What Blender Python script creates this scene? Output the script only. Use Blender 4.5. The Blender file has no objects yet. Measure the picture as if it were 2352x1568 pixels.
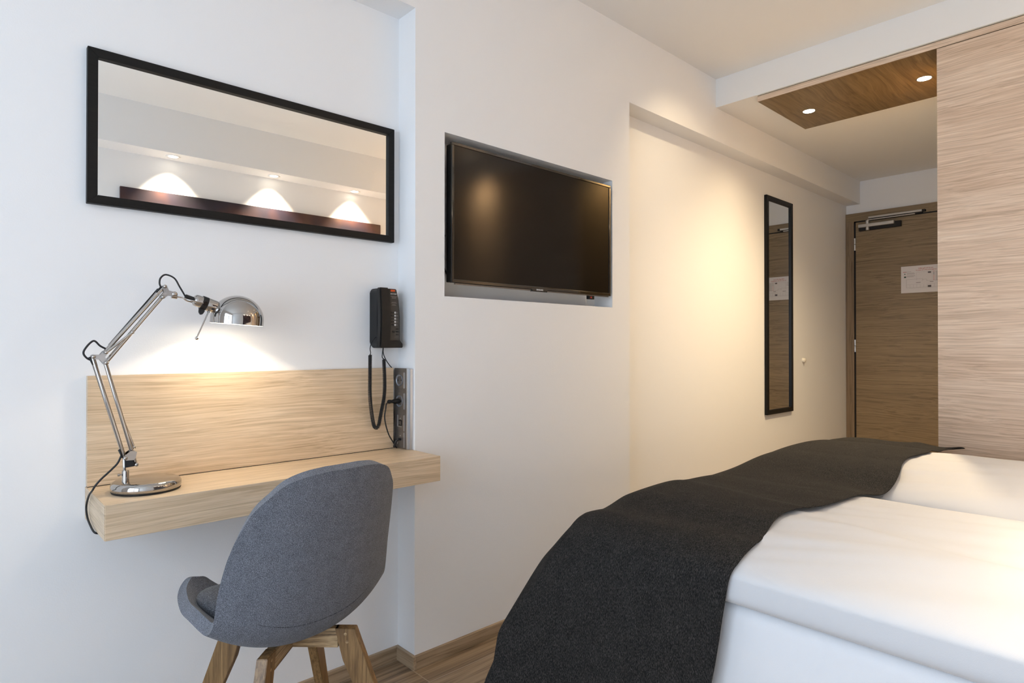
import bpy, bmesh, math, random
from mathutils import Vector, Matrix, noise
S = bpy.context.scene
C = S.collection
R = math.radians

# ------------------------------------------------------------------ camera, world, light, exposure
YAW, PITCH, ROLL, FPX, EYE = .8247, .0068, .0004, 1419.87, 1.0999
cam = bpy.data.cameras.new('camera')
cam.sensor_width = 36; cam.lens = FPX / 2352 * 36; cam.clip_start = .02
co = bpy.data.objects.new('camera', cam); C.objects.link(co)
F = Vector((math.cos(YAW), math.sin(YAW), 0)); RT = Vector((math.sin(YAW), -math.cos(YAW), 0)); UP = Vector((0, 0, 1))
F, UP = math.cos(PITCH) * F + math.sin(PITCH) * UP, math.cos(PITCH) * UP - math.sin(PITCH) * F
RT, UP = math.cos(ROLL) * RT + math.sin(ROLL) * UP, math.cos(ROLL) * UP - math.sin(ROLL) * RT
co.matrix_world = Matrix(((RT.x, UP.x, -F.x, 0), (RT.y, UP.y, -F.y, 0), (RT.z, UP.z, -F.z, EYE), (0, 0, 0, 1)))
S.camera = co
S.view_settings.view_transform = 'Standard'; S.view_settings.look = 'None'
S.view_settings.gamma = 1; S.view_settings.use_curve_mapping = False
S.view_settings.exposure = 0.56

w = bpy.data.worlds.new('sky'); S.world = w; w.use_nodes = True
bg = w.node_tree.nodes['Background']; bg.inputs[0].default_value = (.62, .78, 1, 1); bg.inputs[1].default_value = 1.5

WARM = (1, .77, .47); NEUT = (1, .83, .62); DAY = (.72, .85, 1)

def lamp(kind, loc, power, color, aim=None, **kw):
    l = bpy.data.lights.new('light', kind); l.energy = power; l.color = color
    for k, v in kw.items(): setattr(l, k, v)
    o = bpy.data.objects.new('light', l); C.objects.link(o); o.location = loc
    if aim is not None: o.rotation_euler = (Vector(aim) - Vector(loc)).to_track_quat('-Z', 'Y').to_euler()
    return o
# daylight entering by the window behind the camera
day = lamp('AREA', (-1.52, .24, 1.26), 29, DAY, aim=(1, .24, 1.16), shape='RECTANGLE', size=2.0, size_y=2.05)
day.name = 'window_daylight'

# ------------------------------------------------------------------ materials
def new_mat(n):
    m = bpy.data.materials.new(n); m.use_nodes = True
    return m, m.node_tree, m.node_tree.nodes['Principled BSDF']
def plain(n, col, rough=.5, metal=0, bump=0, bscale=200, spec=.5, coat=0, sheen=0):
    m, t, b = new_mat(n)
    b.inputs['Base Color'].default_value = (*col, 1); b.inputs['Roughness'].default_value = rough
    b.inputs['Metallic'].default_value = metal; b.inputs['Specular IOR Level'].default_value = spec
    b.inputs['Coat Weight'].default_value = coat; b.inputs['Sheen Weight'].default_value = sheen
    if bump:
        tc = t.nodes.new('ShaderNodeTexCoord'); nz = t.nodes.new('ShaderNodeTexNoise'); bp = t.nodes.new('ShaderNodeBump')
        nz.inputs['Scale'].default_value = bscale; nz.inputs['Detail'].default_value = 3
        bp.inputs['Strength'].default_value = bump; bp.inputs['Distance'].default_value = .002
        t.links.new(tc.outputs['Object'], nz.inputs['Vector']); t.links.new(nz.outputs['Fac'], bp.inputs['Height'])
        t.links.new(bp.outputs['Normal'], b.inputs['Normal'])
    return m
def srgb(r, g, b):
    f = lambda c: (c / 255 / 12.92) if c / 255 <= .04045 else ((c / 255 + .055) / 1.055) ** 2.4
    return (f(r), f(g), f(b))
def ramp(t, pts):
    r = t.nodes.new('ShaderNodeValToRGB')
    e = r.color_ramp.elements
    while len(e) < len(pts): e.new(.5)
    for el, (p, c) in zip(e, pts): el.position = p; el.color = (*c, 1)
    return r
def wood(n, cols, axis='x', fine=70, along=1.6, rough=.42, warp=.05, bump=.12, big=6, contrast=(.3, .7), pores=.30):
    """veneer: streaks stretched along the grain axis, slow figure warping them"""
    m, t, b = new_mat(n); N, L = t.nodes, t.links
    tc = N.new('ShaderNodeTexCoord')
    wn = N.new('ShaderNodeTexNoise'); wn.inputs['Scale'].default_value = 1.0; wn.inputs['Detail'].default_value = 2
    mw = N.new('ShaderNodeMapping'); mw.inputs['Scale'].default_value = {'x': (1.6, 5, 5), 'y': (5, 1.6, 5), 'z': (5, 5, 1.6)}[axis]
    L.new(tc.outputs['Object'], mw.inputs['Vector']); L.new(mw.outputs[0], wn.inputs['Vector'])
    sub = N.new('ShaderNodeVectorMath'); sub.operation = 'SUBTRACT'; sub.inputs[1].default_value = (.5, .5, .5)
    L.new(wn.outputs['Color'], sub.inputs[0])
    mul = N.new('ShaderNodeVectorMath'); mul.operation = 'SCALE'; mul.inputs['Scale'].default_value = warp
    L.new(sub.outputs[0], mul.inputs[0])
    add = N.new('ShaderNodeVectorMath'); L.new(tc.outputs['Object'], add.inputs[0]); L.new(mul.outputs[0], add.inputs[1])
    def nz(sc, al, det, seed):
        mp = N.new('ShaderNodeMapping'); mp.inputs['Location'].default_value = (seed, seed * 2, seed * 3)
        mp.inputs['Scale'].default_value = {'x': (al, sc, sc), 'y': (sc, al, sc), 'z': (sc, sc, al)}[axis]
        q = N.new('ShaderNodeTexNoise'); q.inputs['Scale'].default_value = 1; q.inputs['Detail'].default_value = det
        q.inputs['Roughness'].default_value = .68
        L.new(add.outputs[0], mp.inputs['Vector']); L.new(mp.outputs[0], q.inputs['Vector']); return q
    a = nz(fine, along, 4, 0); c = nz(big, along * .35, 3, 5); g = nz(fine * 2.3, along * 1.6, 6, 9)
    m1 = N.new('ShaderNodeMath'); m1.operation = 'MULTIPLY_ADD'; m1.inputs[1].default_value = .45
    m2 = N.new('ShaderNodeMath'); m2.operation = 'MULTIPLY_ADD'; m2.inputs[1].default_value = .25
    m3 = N.new('ShaderNodeMath'); m3.operation = 'MULTIPLY'; m3.inputs[1].default_value = .30
    L.new(g.outputs['Fac'], m3.inputs[0]); L.new(c.outputs['Fac'], m2.inputs[0]); L.new(m3.outputs[0], m2.inputs[2])
    L.new(a.outputs['Fac'], m1.inputs[0]); L.new(m2.outputs[0], m1.inputs[2])
    k = len(cols); lo, hi = contrast
    r = ramp(t, [(lo + (hi - lo) * i / (k - 1), cc) for i, cc in enumerate(cols)])
    L.new(m1.outputs[0], r.inputs['Fac'])
    po = nz(fine * 1.9, along * .9, 3, 17); pr = ramp(t, [(.50, (1, 1, 1)), (.62, (1 - pores, 1 - pores * 1.08, 1 - pores * 1.2))]); L.new(po.outputs['Fac'], pr.inputs['Fac'])
    mx = N.new('ShaderNodeMixRGB'); mx.blend_type = 'MULTIPLY'; mx.inputs['Fac'].default_value = 1; L.new(r.outputs['Color'], mx.inputs['Color1']); L.new(pr.outputs['Color'], mx.inputs['Color2'])
    L.new(mx.outputs[0], b.inputs['Base Color'])
    b.inputs['Roughness'].default_value = rough
    bp = N.new('ShaderNodeBump'); bp.inputs['Strength'].default_value = bump; bp.inputs['Distance'].default_value = .001
    L.new(m1.outputs[0], bp.inputs['Height']); L.new(bp.outputs['Normal'], b.inputs['Normal'])
    return m
def fabric(n, c1, c2, c3, sc=900, stretch=(1, 1, 1), rough=.95, bump=.5, big=25, sheen=.15):
    m, t, b = new_mat(n); N, L = t.nodes, t.links
    tc = N.new('ShaderNodeTexCoord'); mp = N.new('ShaderNodeMapping'); mp.inputs['Scale'].default_value = stretch
    L.new(tc.outputs['Object'], mp.inputs['Vector'])
    a = N.new('ShaderNodeTexNoise'); a.inputs['Scale'].default_value = sc; a.inputs['Detail'].default_value = 2
    c = N.new('ShaderNodeTexNoise'); c.inputs['Scale'].default_value = big; c.inputs['Detail'].default_value = 3
    L.new(mp.outputs[0], a.inputs['Vector']); L.new(tc.outputs['Object'], c.inputs['Vector'])
    mm = N.new('ShaderNodeMath'); mm.operation = 'MULTIPLY_ADD'; mm.inputs[1].default_value = .92
    m3 = N.new('ShaderNodeMath'); m3.operation = 'MULTIPLY'; m3.inputs[1].default_value = .08
    L.new(c.outputs['Fac'], m3.inputs[0]); L.new(a.outputs['Fac'], mm.inputs[0]); L.new(m3.outputs[0], mm.inputs[2])
    r = ramp(t, [(.36, c1), (.5, c2), (.66, c3)]); L.new(mm.outputs[0], r.inputs['Fac']); L.new(r.outputs['Color'], b.inputs['Base Color'])
    b.inputs['Roughness'].default_value = rough; b.inputs['Specular IOR Level'].default_value = .2
    b.inputs['Sheen Weight'].default_value = sheen
    bp = N.new('ShaderNodeBump'); bp.inputs['Strength'].default_value = bump; bp.inputs['Distance'].default_value = .001
    L.new(a.outputs['Fac'], bp.inputs['Height']); L.new(bp.outputs['Normal'], b.inputs['Normal'])
    return m
def emit(n, col, k):
    m, t, b = new_mat(n); b.inputs['Base Color'].default_value = (0, 0, 0, 1)
    b.inputs['Emission Color'].default_value = (*col, 1); b.inputs['Emission Strength'].default_value = k
    return m

M = {}
M['paint'] = plain('white_wall_paint', (.87, .865, .86), .8, bump=.12, bscale=260, spec=.25)
M['ceil'] = plain('white_ceiling_paint', (.87, .86, .84), .9, spec=.2)
oakL = [srgb(160, 136, 106), srgb(202, 177, 145), srgb(220, 197, 167), srgb(236, 217, 190)]
M['oak_x'] = wood('oak_veneer_lengthwise', oakL, 'x', fine=150, along=3.4, warp=.035, contrast=(.33, .67), pores=.18)
M['oak_y'] = wood('oak_veneer_crosswise', oakL, 'y', fine=150, along=3.4, warp=.035, contrast=(.33, .67), pores=.18)
ward = [srgb(158, 132, 108), srgb(206, 180, 155), srgb(226, 204, 181), srgb(242, 228, 210)]
M['ward'] = wood('pale_oak_veneer_wardrobe', ward, 'y', fine=115, along=2.0, warp=.045, contrast=(.32, .68), pores=.2)
M['board'] = wood('oak_veneer_ceiling_board', [srgb(92, 72, 46), srgb(120, 98, 66), srgb(138, 115, 80), srgb(154, 131, 95)], 'x', fine=40, along=1.2, warp=.12, contrast=(.34, .66), rough=.3)
M['fascia'] = wood('oak_edge_strip', ward, 'y', fine=60, along=1.5, contrast=(.34, .66))
M['door'] = wood('brown_oak_veneer_door', [srgb(106, 87, 64), srgb(132, 112, 84), srgb(150, 129, 99), srgb(166, 145, 115)], 'y', fine=75, along=1.3, warp=.07, contrast=(.28, .72), rough=.4)
M['door_z'] = wood('brown_oak_door_frame', [srgb(114, 94, 72), srgb(138, 117, 92), srgb(154, 132, 105)], 'z', fine=40, along=1.0, contrast=(.34, .66))
M['trim'] = wood('oak_baseboard', [srgb(128, 106, 84), srgb(166, 142, 114), srgb(188, 164, 136)], 'x', fine=60, along=2, contrast=(.34, .66))
M['trim_y'] = wood('oak_baseboard_short', [srgb(128, 106, 84), srgb(166, 142, 114), srgb(188, 164, 136)], 'y', fine=60, along=2, contrast=(.34, .66))
legc = [srgb(84, 60, 32), srgb(122, 92, 56), srgb(150, 117, 76), srgb(172, 140, 98)]
M['chair_wood'] = wood('chair_oak', legc, 'z', fine=90, along=6, contrast=(.34, .66), bump=.3)
M['chair_wood_x'] = wood('chair_oak_rail', [srgb(70, 50, 30), srgb(158, 130, 94), srgb(188, 160, 120)], 'x', fine=140, along=5, contrast=(.42, .56), bump=.3)
M['blackwood'] = wood('black_stained_frame', [(.003, .003, .003), (.006, .0055, .005), (.010, .009, .008)], 'x', fine=120, along=8, rough=.5)
M['blackwood'].node_tree.nodes['Principled BSDF'].inputs['Specular IOR Level'].default_value = .25
M['blackpl'] = plain('black_plastic', (.006, .006, .0065), .42, spec=.35)
M['blackfr'] = plain('black_metal_frame', (.004, .004, .004), .4, spec=.25)
M['rubber'] = plain('black_cable', (.008, .008, .009), .5)
M['chrome'] = plain('chrome', (.47, .445, .42), .04, 1)
M['chrome_in'] = plain('white_enamel', (.85, .84, .8), .4)
M['steel'] = plain('brushed_aluminium', (.62, .62, .63), .3, .9)
M['steelplate'] = plain('brushed_grey_metal_plate', (.26, .235, .215), .38, .75)
M['silver'] = plain('silver_paint', (.55, .53, .5), .35, .6)
M['mirror'] = plain('mirror_glass', (.90, .91, .90), .0, 1)
M['mirror2'] = plain('mirror_glass_dim', (.84, .86, .86), .0, 1)
M['screen'] = plain('tv_screen', (.002, .002, .002), .13, spec=.5)
M['screen'].node_tree.nodes['Principled BSDF'].inputs['IOR'].default_value = 1.36
M['gloss'] = plain('gloss_black_bezel', (.003, .003, .003), .08, coat=1)
M['sheet'] = plain('white_cotton_sheet', (.84, .84, .85), .85, bump=.15, bscale=700, spec=.2, sheen=.2)
M['duvet'] = plain('white_cotton_duvet', (.67, .67, .68), .85, bump=.12, bscale=600, spec=.2, sheen=.2)
M['throw'] = fabric('charcoal_woven_throw', (.006, .006, .006), (.017, .0155, .0145), (.062, .056, .051), sc=950, stretch=(.22, 1.1, .22), bump=.6, sheen=0)
M['tweed'] = fabric('grey_melange_tweed', (.042, .046, .056), (.118, .127, .150), (.30, .32, .37), sc=1050, bump=.6, big=40)
M['tweed_d'] = fabric('grey_melange_felt', (.026, .027, .033), (.062, .066, .078), (.14, .15, .17), sc=420, bump=.5, big=60)
M['ivory'] = plain('ivory_plastic', (.75, .7, .6), .35)
M['white'] = plain('white_trim', (.85, .84, .82), .4)
M['paper'] = plain('white_paper', (.74, .70, .69), .5)
M['red'] = plain('red_ink', (.5, .04, .03), .6)
M['ink'] = plain('grey_ink', (.12, .10, .10), .6)
M['inkl'] = plain('pale_grey_ink', (.36, .32, .31), .6)
M['green'] = plain('dark_green_ink', (.01, .05, .03), .6)
M['whiteink'] = plain('white_ink', (.75, .75, .75), .5)
M['redlamp'] = plain('orange_red_message_lamp', (.75, .09, .01), .3)
M['label'] = plain('dark_grey_faceplate', (.055, .05, .045), .25)
M['socket'] = plain('grey_socket', (.30, .32, .36), .3, .4)
M['darkgap'] = plain('dark_gap', (.01, .008, .007), .7)
M['bulb'] = emit('glowing_bulb', (1, .85, .62), 12)
M['led'] = emit('glowing_downlight', (1, .86, .62), 26)
M['led2'] = emit('glowing_downlight_soft', (1, .90, .74), 9)
# laminate floor: planks along x
def floor_mat():
    m, t, b = new_mat('oak_laminate_floor'); N, L = t.nodes, t.links
    tc = N.new('ShaderNodeTexCoord'); br = N.new('ShaderNodeTexBrick')
    br.inputs['Scale'].default_value = 1; br.inputs['Brick Width'].default_value = 1.38; br.inputs['Row Height'].default_value = .192
    br.inputs['Mortar Size'].default_value = .0012; br.inputs['Mortar Smooth'].default_value = .1; br.offset = .37
    br.inputs['Color1'].default_value = (0, 0, 0, 1); br.inputs['Color2'].default_value = (1, 1, 1, 1); br.inputs['Mortar'].default_value = (.5, .5, .5, 1)
    mp = N.new('ShaderNodeMapping'); mp.inputs['Location'].default_value = (.2, .055, 0); L.new(tc.outputs['Object'], mp.inputs['Vector']); L.new(mp.outputs[0], br.inputs['Vector'])
    off = N.new('ShaderNodeVectorMath'); off.operation = 'MULTIPLY_ADD'; off.inputs[1].default_value = (7, 3, 2)
    L.new(br.outputs['Color'], off.inputs[0]); L.new(tc.outputs['Object'], off.inputs[2])
    m1 = N.new('ShaderNodeMapping'); m1.inputs['Scale'].default_value = (1.3, 9, 9); L.new(off.outputs[0], m1.inputs['Vector'])
    wv = N.new('ShaderNodeTexNoise'); wv.inputs['Scale'].default_value = 1; wv.inputs['Detail'].default_value = 1.2; wv.inputs['Distortion'].default_value = .6; L.new(m1.outputs[0], wv.inputs['Vector'])
    mu = N.new('ShaderNodeMath'); mu.operation = 'MULTIPLY'; mu.inputs[1].default_value = 13; L.new(wv.outputs['Fac'], mu.inputs[0])
    pp = N.new('ShaderNodeMath'); pp.operation = 'PINGPONG'; pp.inputs[1].default_value = 1; L.new(mu.outputs[0], pp.inputs[0])
    m2 = N.new('ShaderNodeMapping'); m2.inputs['Scale'].default_value = (3, 110, 110); L.new(off.outputs[0], m2.inputs['Vector'])
    fn = N.new('ShaderNodeTexNoise'); fn.inputs['Scale'].default_value = 1; fn.inputs['Detail'].default_value = 4; L.new(m2.outputs[0], fn.inputs['Vector'])
    ad = N.new('ShaderNodeMath'); ad.operation = 'MULTIPLY_ADD'; ad.inputs[1].default_value = .26; L.new(pp.outputs[0], ad.inputs[0]); L.new(fn.outputs['Fac'], ad.inputs[2])
    r = ramp(t, [(.34, srgb(92, 75, 58)), (.55, srgb(128, 107, 84)), (.8, srgb(158, 136, 110))]); L.new(ad.outputs[0], r.inputs['Fac'])
    mx = N.new('ShaderNodeMixRGB'); L.new(br.outputs['Fac'], mx.inputs['Fac']); L.new(r.outputs['Color'], mx.inputs['Color1']); mx.inputs['Color2'].default_value = (*srgb(176, 160, 142), 1)
    L.new(mx.outputs[0], b.inputs['Base Color']); b.inputs['Roughness'].default_value = .38
    return m
M['floor'] = floor_mat()
def art_mat():
    m, t, b = new_mat('dark_purple_artwork'); N, L = t.nodes, t.links
    tc = N.new('ShaderNodeTexCoord'); a = N.new('ShaderNodeTexNoise'); a.inputs['Scale'].default_value = 2.3; a.inputs['Detail'].default_value = 3
    L.new(tc.outputs['Object'], a.inputs['Vector'])
    r = ramp(t, [(.35, (.003, .002, .005)), (.5, (.014, .008, .018)), (.6, (.055, .020, .018)), (.72, (.12, .06, .03))])
    L.new(a.outputs['Fac'], r.inputs['Fac']); L.new(r.outputs['Color'], b.inputs['Base Color']); b.inputs['Roughness'].default_value = .5
    return m
M['art'] = art_mat()

# ------------------------------------------------------------------ mesh helpers
def box(bm, x0, x1, y0, y1, z0, z1, bevel=0):
    b2 = bmesh.new(); bmesh.ops.create_cube(b2, size=1)
    for v in b2.verts:
        v.co = Vector(((x0 + x1) / 2 + v.co.x * (x1 - x0), (y0 + y1) / 2 + v.co.y * (y1 - y0), (z0 + z1) / 2 + v.co.z * (z1 - z0)))
    if bevel: bmesh.ops.bevel(b2, geom=b2.edges[:], offset=bevel, segments=2, affect='EDGES', profile=.5)
    merge(bm, b2)
def merge(bm, b2, mtx=None):
    if mtx is not None: b2.transform(mtx)
    me = bpy.data.meshes.new('t'); b2.to_mesh(me); b2.free(); bm.from_mesh(me); bpy.data.meshes.remove(me)
def catmull(pts, n=8):
    P = [Vector(p) for p in pts]; out = []
    for i in range(len(P) - 1):
        a = P[i - 1] if i else P[i] * 2 - P[i + 1]; b, c = P[i], P[i + 1]; d = P[i + 2] if i + 2 < len(P) else P[i + 1] * 2 - P[i]
        for k in range(n):
            t = k / n
            out.append(.5 * ((2 * b) + (c - a) * t + (2 * a - 5 * b + 4 * c - d) * t * t + (3 * b - a - 3 * c + d) * t ** 3))
    out.append(P[-1]); return out
def tube(bm, pts, r, seg=12, smooth=0, taper=None, caps=True):
    P = catmull(pts, smooth) if smooth else [Vector(p) for p in pts]
    rings = []; nrm = None
    for i, p in enumerate(P):
        d = (P[min(i + 1, len(P) - 1)] - P[max(i - 1, 0)]).normalized()
        if nrm is None:
            nrm = d.orthogonal().normalized()
        else:
            nrm = (nrm - d * nrm.dot(d)); nrm = nrm.normalized() if nrm.length > 1e-6 else d.orthogonal().normalized()
        bn = d.cross(nrm); rr = r if taper is None else r + (taper - r) * i / (len(P) - 1)
        rings.append([bm.verts.new(p + (nrm * math.cos(2 * math.pi * k / seg) + bn * math.sin(2 * math.pi * k / seg)) * rr) for k in range(seg)])
    for a, b in zip(rings, rings[1:]):
        for k in range(seg): bm.faces.new((a[k], a[(k + 1) % seg], b[(k + 1) % seg], b[k]))
    if caps: bm.faces.new(rings[0][::-1]); bm.faces.new(rings[-1])
def lathe(bm, prof, origin, axis=(0, 0, 1), seg=48):
    """prof: (radius, height) pairs, revolved about the axis"""
    q = Vector((0, 0, 1)).rotation_difference(Vector(axis).normalized()).to_matrix(); o = Vector(origin); rings = []
    for r, h in prof:
        if r < 1e-6: rings.append([bm.verts.new(o + q @ Vector((0, 0, h)))])
        else: rings.append([bm.verts.new(o + q @ Vector((r * math.cos(2 * math.pi * k / seg), r * math.sin(2 * math.pi * k / seg), h))) for k in range(seg)])
    for a, b in zip(rings, rings[1:]):
        for k in range(seg):
            k2 = (k + 1) % seg
            if len(a) == 1 and len(b) == 1: continue
            if len(a) == 1: bm.faces.new((a[0], b[k2], b[k]))
            elif len(b) == 1: bm.faces.new((a[k], a[k2], b[0]))
            else: bm.faces.new((a[k], a[k2], b[k2], b[k]))
def ball(bm, c, r, seg=16):
    b2 = bmesh.new(); bmesh.ops.create_uvsphere(b2, u_segments=seg, v_segments=seg // 2, radius=r); merge(bm, b2, Matrix.Translation(c))
def prism(bm, poly, d0, d1, bevel=0):
    """closed outline poly of 3D points, extruded from offset d0 to d1 (vectors)"""
    b2 = bmesh.new()
    a = [b2.verts.new(Vector(p) + Vector(d0)) for p in poly]; b = [b2.verts.new(Vector(p) + Vector(d1)) for p in poly]
    n = len(poly); b2.faces.new(a[::-1]); b2.faces.new(b)
    for i in range(n): b2.faces.new((a[i], a[(i + 1) % n], b[(i + 1) % n], b[i]))
    bmesh.ops.recalc_face_normals(b2, faces=b2.faces[:])
    if bevel: bmesh.ops.bevel(b2, geom=b2.edges[:], offset=bevel, segments=2, affect='EDGES')
    merge(bm, b2)
def obj(name, bm, mat, parent=None, origin=None, smooth=False, local=False, label=None, autosmooth=None):
    o0 = Vector(origin) if origin is not None else (Vector(parent['org']) if parent is not None and not local else Vector((0, 0, 0)))
    if not local: bm.transform(Matrix.Translation(-o0))
    bmesh.ops.recalc_face_normals(bm, faces=bm.faces[:])
    me = bpy.data.meshes.new(name); bm.to_mesh(me); bm.free(); me.materials.append(mat)
    if smooth:
        for p in me.polygons: p.use_smooth = True
        if autosmooth is not None: me.set_sharp_from_angle(angle=R(autosmooth))
    o = bpy.data.objects.new(name, me); C.objects.link(o)
    if parent is not None:
        o.parent = parent
        if parent.type != 'EMPTY' and not local: o.location = Vector((0, 0, 0))
    elif origin is not None: o.location = o0
    o['org'] = list(o0)
    if label: o['label'] = label
    return o
def thing(name, label, cat, loc, rot=0, group=None):
    o = bpy.data.objects.new(name, None); C.objects.link(o); o.location = loc; o.rotation_euler = (0, 0, rot)
    o.empty_display_size = .1; o['label'] = label; o['category'] = cat; o['org'] = list(loc)
    if group: o['group'] = group
    return o
def tag(o, label, cat, group=None):
    o['label'] = label; o['category'] = cat
    if group: o['group'] = group
    return o
def struct(name, bm, mat, parent=None, **k):
    o = obj(name, bm, mat, parent, **k)
    if parent is None: o['kind'] = 'structure'
    return o
def text(s, size, loc, xdir, ydir, mat, name, parent, align='CENTER', extrude=.0002, bold=0):
    cu = bpy.data.curves.new('t', 'FONT'); cu.body = s; cu.size = size; cu.align_x = align; cu.align_y = 'CENTER'; cu.extrude = extrude; cu.offset = bold
    to = bpy.data.objects.new('t', cu); C.objects.link(to)
    dg = bpy.context.evaluated_depsgraph_get(); me = bpy.data.meshes.new_from_object(to.evaluated_get(dg))
    bpy.data.objects.remove(to); bpy.data.curves.remove(cu)
    x = Vector(xdir).normalized(); y = Vector(ydir).normalized(); z = x.cross(y)
    m = Matrix(((x.x, y.x, z.x, loc[0]), (x.y, y.y, z.y, loc[1]), (x.z, y.z, z.z, loc[2]), (0, 0, 0, 1)))
    bm = bmesh.new(); bm.from_mesh(me); bpy.data.meshes.remove(me); bm.transform(m)
    return obj(name, bm, mat, parent)

# ------------------------------------------------------------------ the room shell
D, YP = 1.8811, 1.7763          # recessed wall, front plane of pillar and beam
XC, XA = 1.1906, 2.4019         # pillar from..to
ZS, ZC, ZD = 2.2585, 2.604, 2.4444
XW, XB, XE = -1.42, 3.2102, 5.52
YH = -.7942
NX0, NX1, NZ0, NZ1 = 1.315, 2.2714, 1.2758, 1.8606   # television niche
bm = bmesh.new(); box(bm, XW - .3, XE + .2, YH - .2, D + .2, -.1, 0); struct('floor', bm, M['floor'])
bm = bmesh.new()
box(bm, XW - .2, XE + .2, D, D + .2, 0, 2.8)
box(bm, XC, NX0, YP, D, 0, ZS); box(bm, NX1, XA, YP, D, 0, ZS)
box(bm, NX0, NX1, YP, D, 0, NZ0); box(bm, NX0, NX1, YP, D, NZ1, ZS)
box(bm, XW - .2, XE + .2, YP, D, ZS, 2.8)
struct('wall_left', bm, M['paint'])
bm = bmesh.new(); box(bm, XW - .2, XE + .2, YH - .2, YH, 0, 2.8); box(bm, XW - .2, XB + .02, YH, -.6165, 2.328, 2.8)
struct('wall_right', bm, M['paint'])
bm = bmesh.new(); box(bm, XE, XE + .2, YH, D, 0, 2.8); struct('wall_far', bm, M['paint'])
bm = bmesh.new(); box(bm, 3.86, XE, YH, .70, 0, 2.6); struct('wall_hallway', bm, M['paint'])
WY0, WY1, WZ0, WZ1 = -.70, 1.20, .20, 2.28
bm = bmesh.new()
box(bm, XW - .2, XW, YH, WY0, 0, 2.8); box(bm, XW - .2, XW, WY1, D, 0, 2.8); box(bm, XW - .2, XW, WY0, WY1, 0, WZ0); box(bm, XW - .2, XW, WY0, WY1, WZ1, 2.8)
struct('wall_window', bm, M['paint'])
bm = bmesh.new(); box(bm, XW - .2, XE + .2, YH - .2, D + .2, ZC, 2.8); box(bm, XB, XE + .1, YH, YP + .02, ZD, ZC)
struct('ceiling', bm, M['ceil'])
# window frame
bm = bmesh.new(); x0, x1 = XW - .10, XW - .04
for a, b, c, d in ((WY0, WY0 + .06, WZ0, WZ1), (WY1 - .06, WY1, WZ0, WZ1), (WY0, WY1, WZ0, WZ0 + .06), (WY0, WY1, WZ1 - .06, WZ1), ((WY0 + WY1) / 2 - .035, (WY0 + WY1) / 2 + .035, WZ0, WZ1), (WY0, WY1, 1.72, 1.77)):
    box(bm, x0, x1, a, b, c, d)
struct('window_1', bm, M['white'])
# baseboards
bm = bmesh.new(); box(bm, XW, XC - .012, D - .012, D, 0, .046, .001); struct('baseboard_recess', bm, M['trim'])
bm = bmesh.new(); box(bm, XC - .012, XC, YP - .012, D, 0, .046, .001); struct('baseboard_return', bm, M['trim_y'])
bm = bmesh.new(); box(bm, XC, XA + .012, YP - .012, YP, 0, .046, .001); struct('baseboard_pillar', bm, M['trim'])
bm = bmesh.new(); box(bm, XA + .012, XE, D - .012, D, 0, .046, .001); struct('baseboard_alcove', bm, M['trim'])
bm = bmesh.new(); box(bm, XW, 1.2, YH, YH + .012, 0, .046, .001); struct('baseboard_right', bm, M['trim'])

# ------------------------------------------------------------------ entrance door (far wall)
bm = bmesh.new(); box(bm, XE - .02, XE, 1.8175, D - .002, 0, 2.184); box(bm, XE - .02, XE, .86, .92, 0, 2.184)
struct('door_1', bm, M['door_z'])
dr = bpy.data.objects['door_1']
bm = bmesh.new(); box(bm, XE - .0205, XE, .86, D - .002, 2.1175, 2.1845); obj('frame_head', bm, M['door'], dr)
bm = bmesh.new(); box(bm, XE - .012, XE, 1.800, 1.8175, 0, 2.1175); box(bm, XE - .012, XE, .92, 1.8175, 2.108, 2.1175); obj('door_gap', bm, M['darkgap'], dr)
bm = bmesh.new(); box(bm, XE - .030, XE, .925, 1.800, .008, 2.106, .001); leaf = obj('door_leaf', bm, M['door'], dr)
for z in (1.928, 1.10):
    bm = bmesh.new(); tube(bm, [(XE - .032, 1.806, z - .05), (XE - .032, 1.806, z - .002)], .0075, 12); tube(bm, [(XE - .032, 1.806, z + .002), (XE - .032, 1.806, z + .05)], .0075, 12)
    obj('hinge', bm, M['steel'], dr, smooth=True, autosmooth=40)
dc = thing('door_closer', 'silver door closer with slide rail at the top of the brown entrance door', 'door closer', (XE - .03, 1.62, 2.06))
bm = bmesh.new(); box(bm, XE - .055, XE - .031, 1.47, 1.77, 2.030, 2.075, .002); obj('mounting_plate', bm, M['darkgap'], dc)
bm = bmesh.new(); box(bm, XE - .085, XE - .055, 1.51, 1.765, 2.052, 2.078, .003); obj('body', bm, M['silver'], dc)
bm = bmesh.new(); tube(bm, [(XE - .07, 1.70, 2.028), (XE - .07, 1.70, 2.104)], .013, 16); obj('spindle', bm, M['silver'], dc, smooth=True, autosmooth=40)
bm = bmesh.new(); box(bm, XE - .055, XE - .021, 1.33, 1.70, 2.122, 2.138, .002); obj('slide_rail', bm, M['silver'], dc)
bm = bmesh.new(); box(bm, XE - .055, XE - .021, 1.31, 1.33, 2.122, 2.138, .001); box(bm, XE - .045, XE - .025, 1.33, 1.70, 2.112, 2.122); obj('rail_end', bm, M['darkgap'], dc)
bm = bmesh.new(); box(bm, XE - .078, XE - .064, 1.37, 1.70, 2.104, 2.111, .001); obj('arm', bm, M['silver'], dc)
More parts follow.
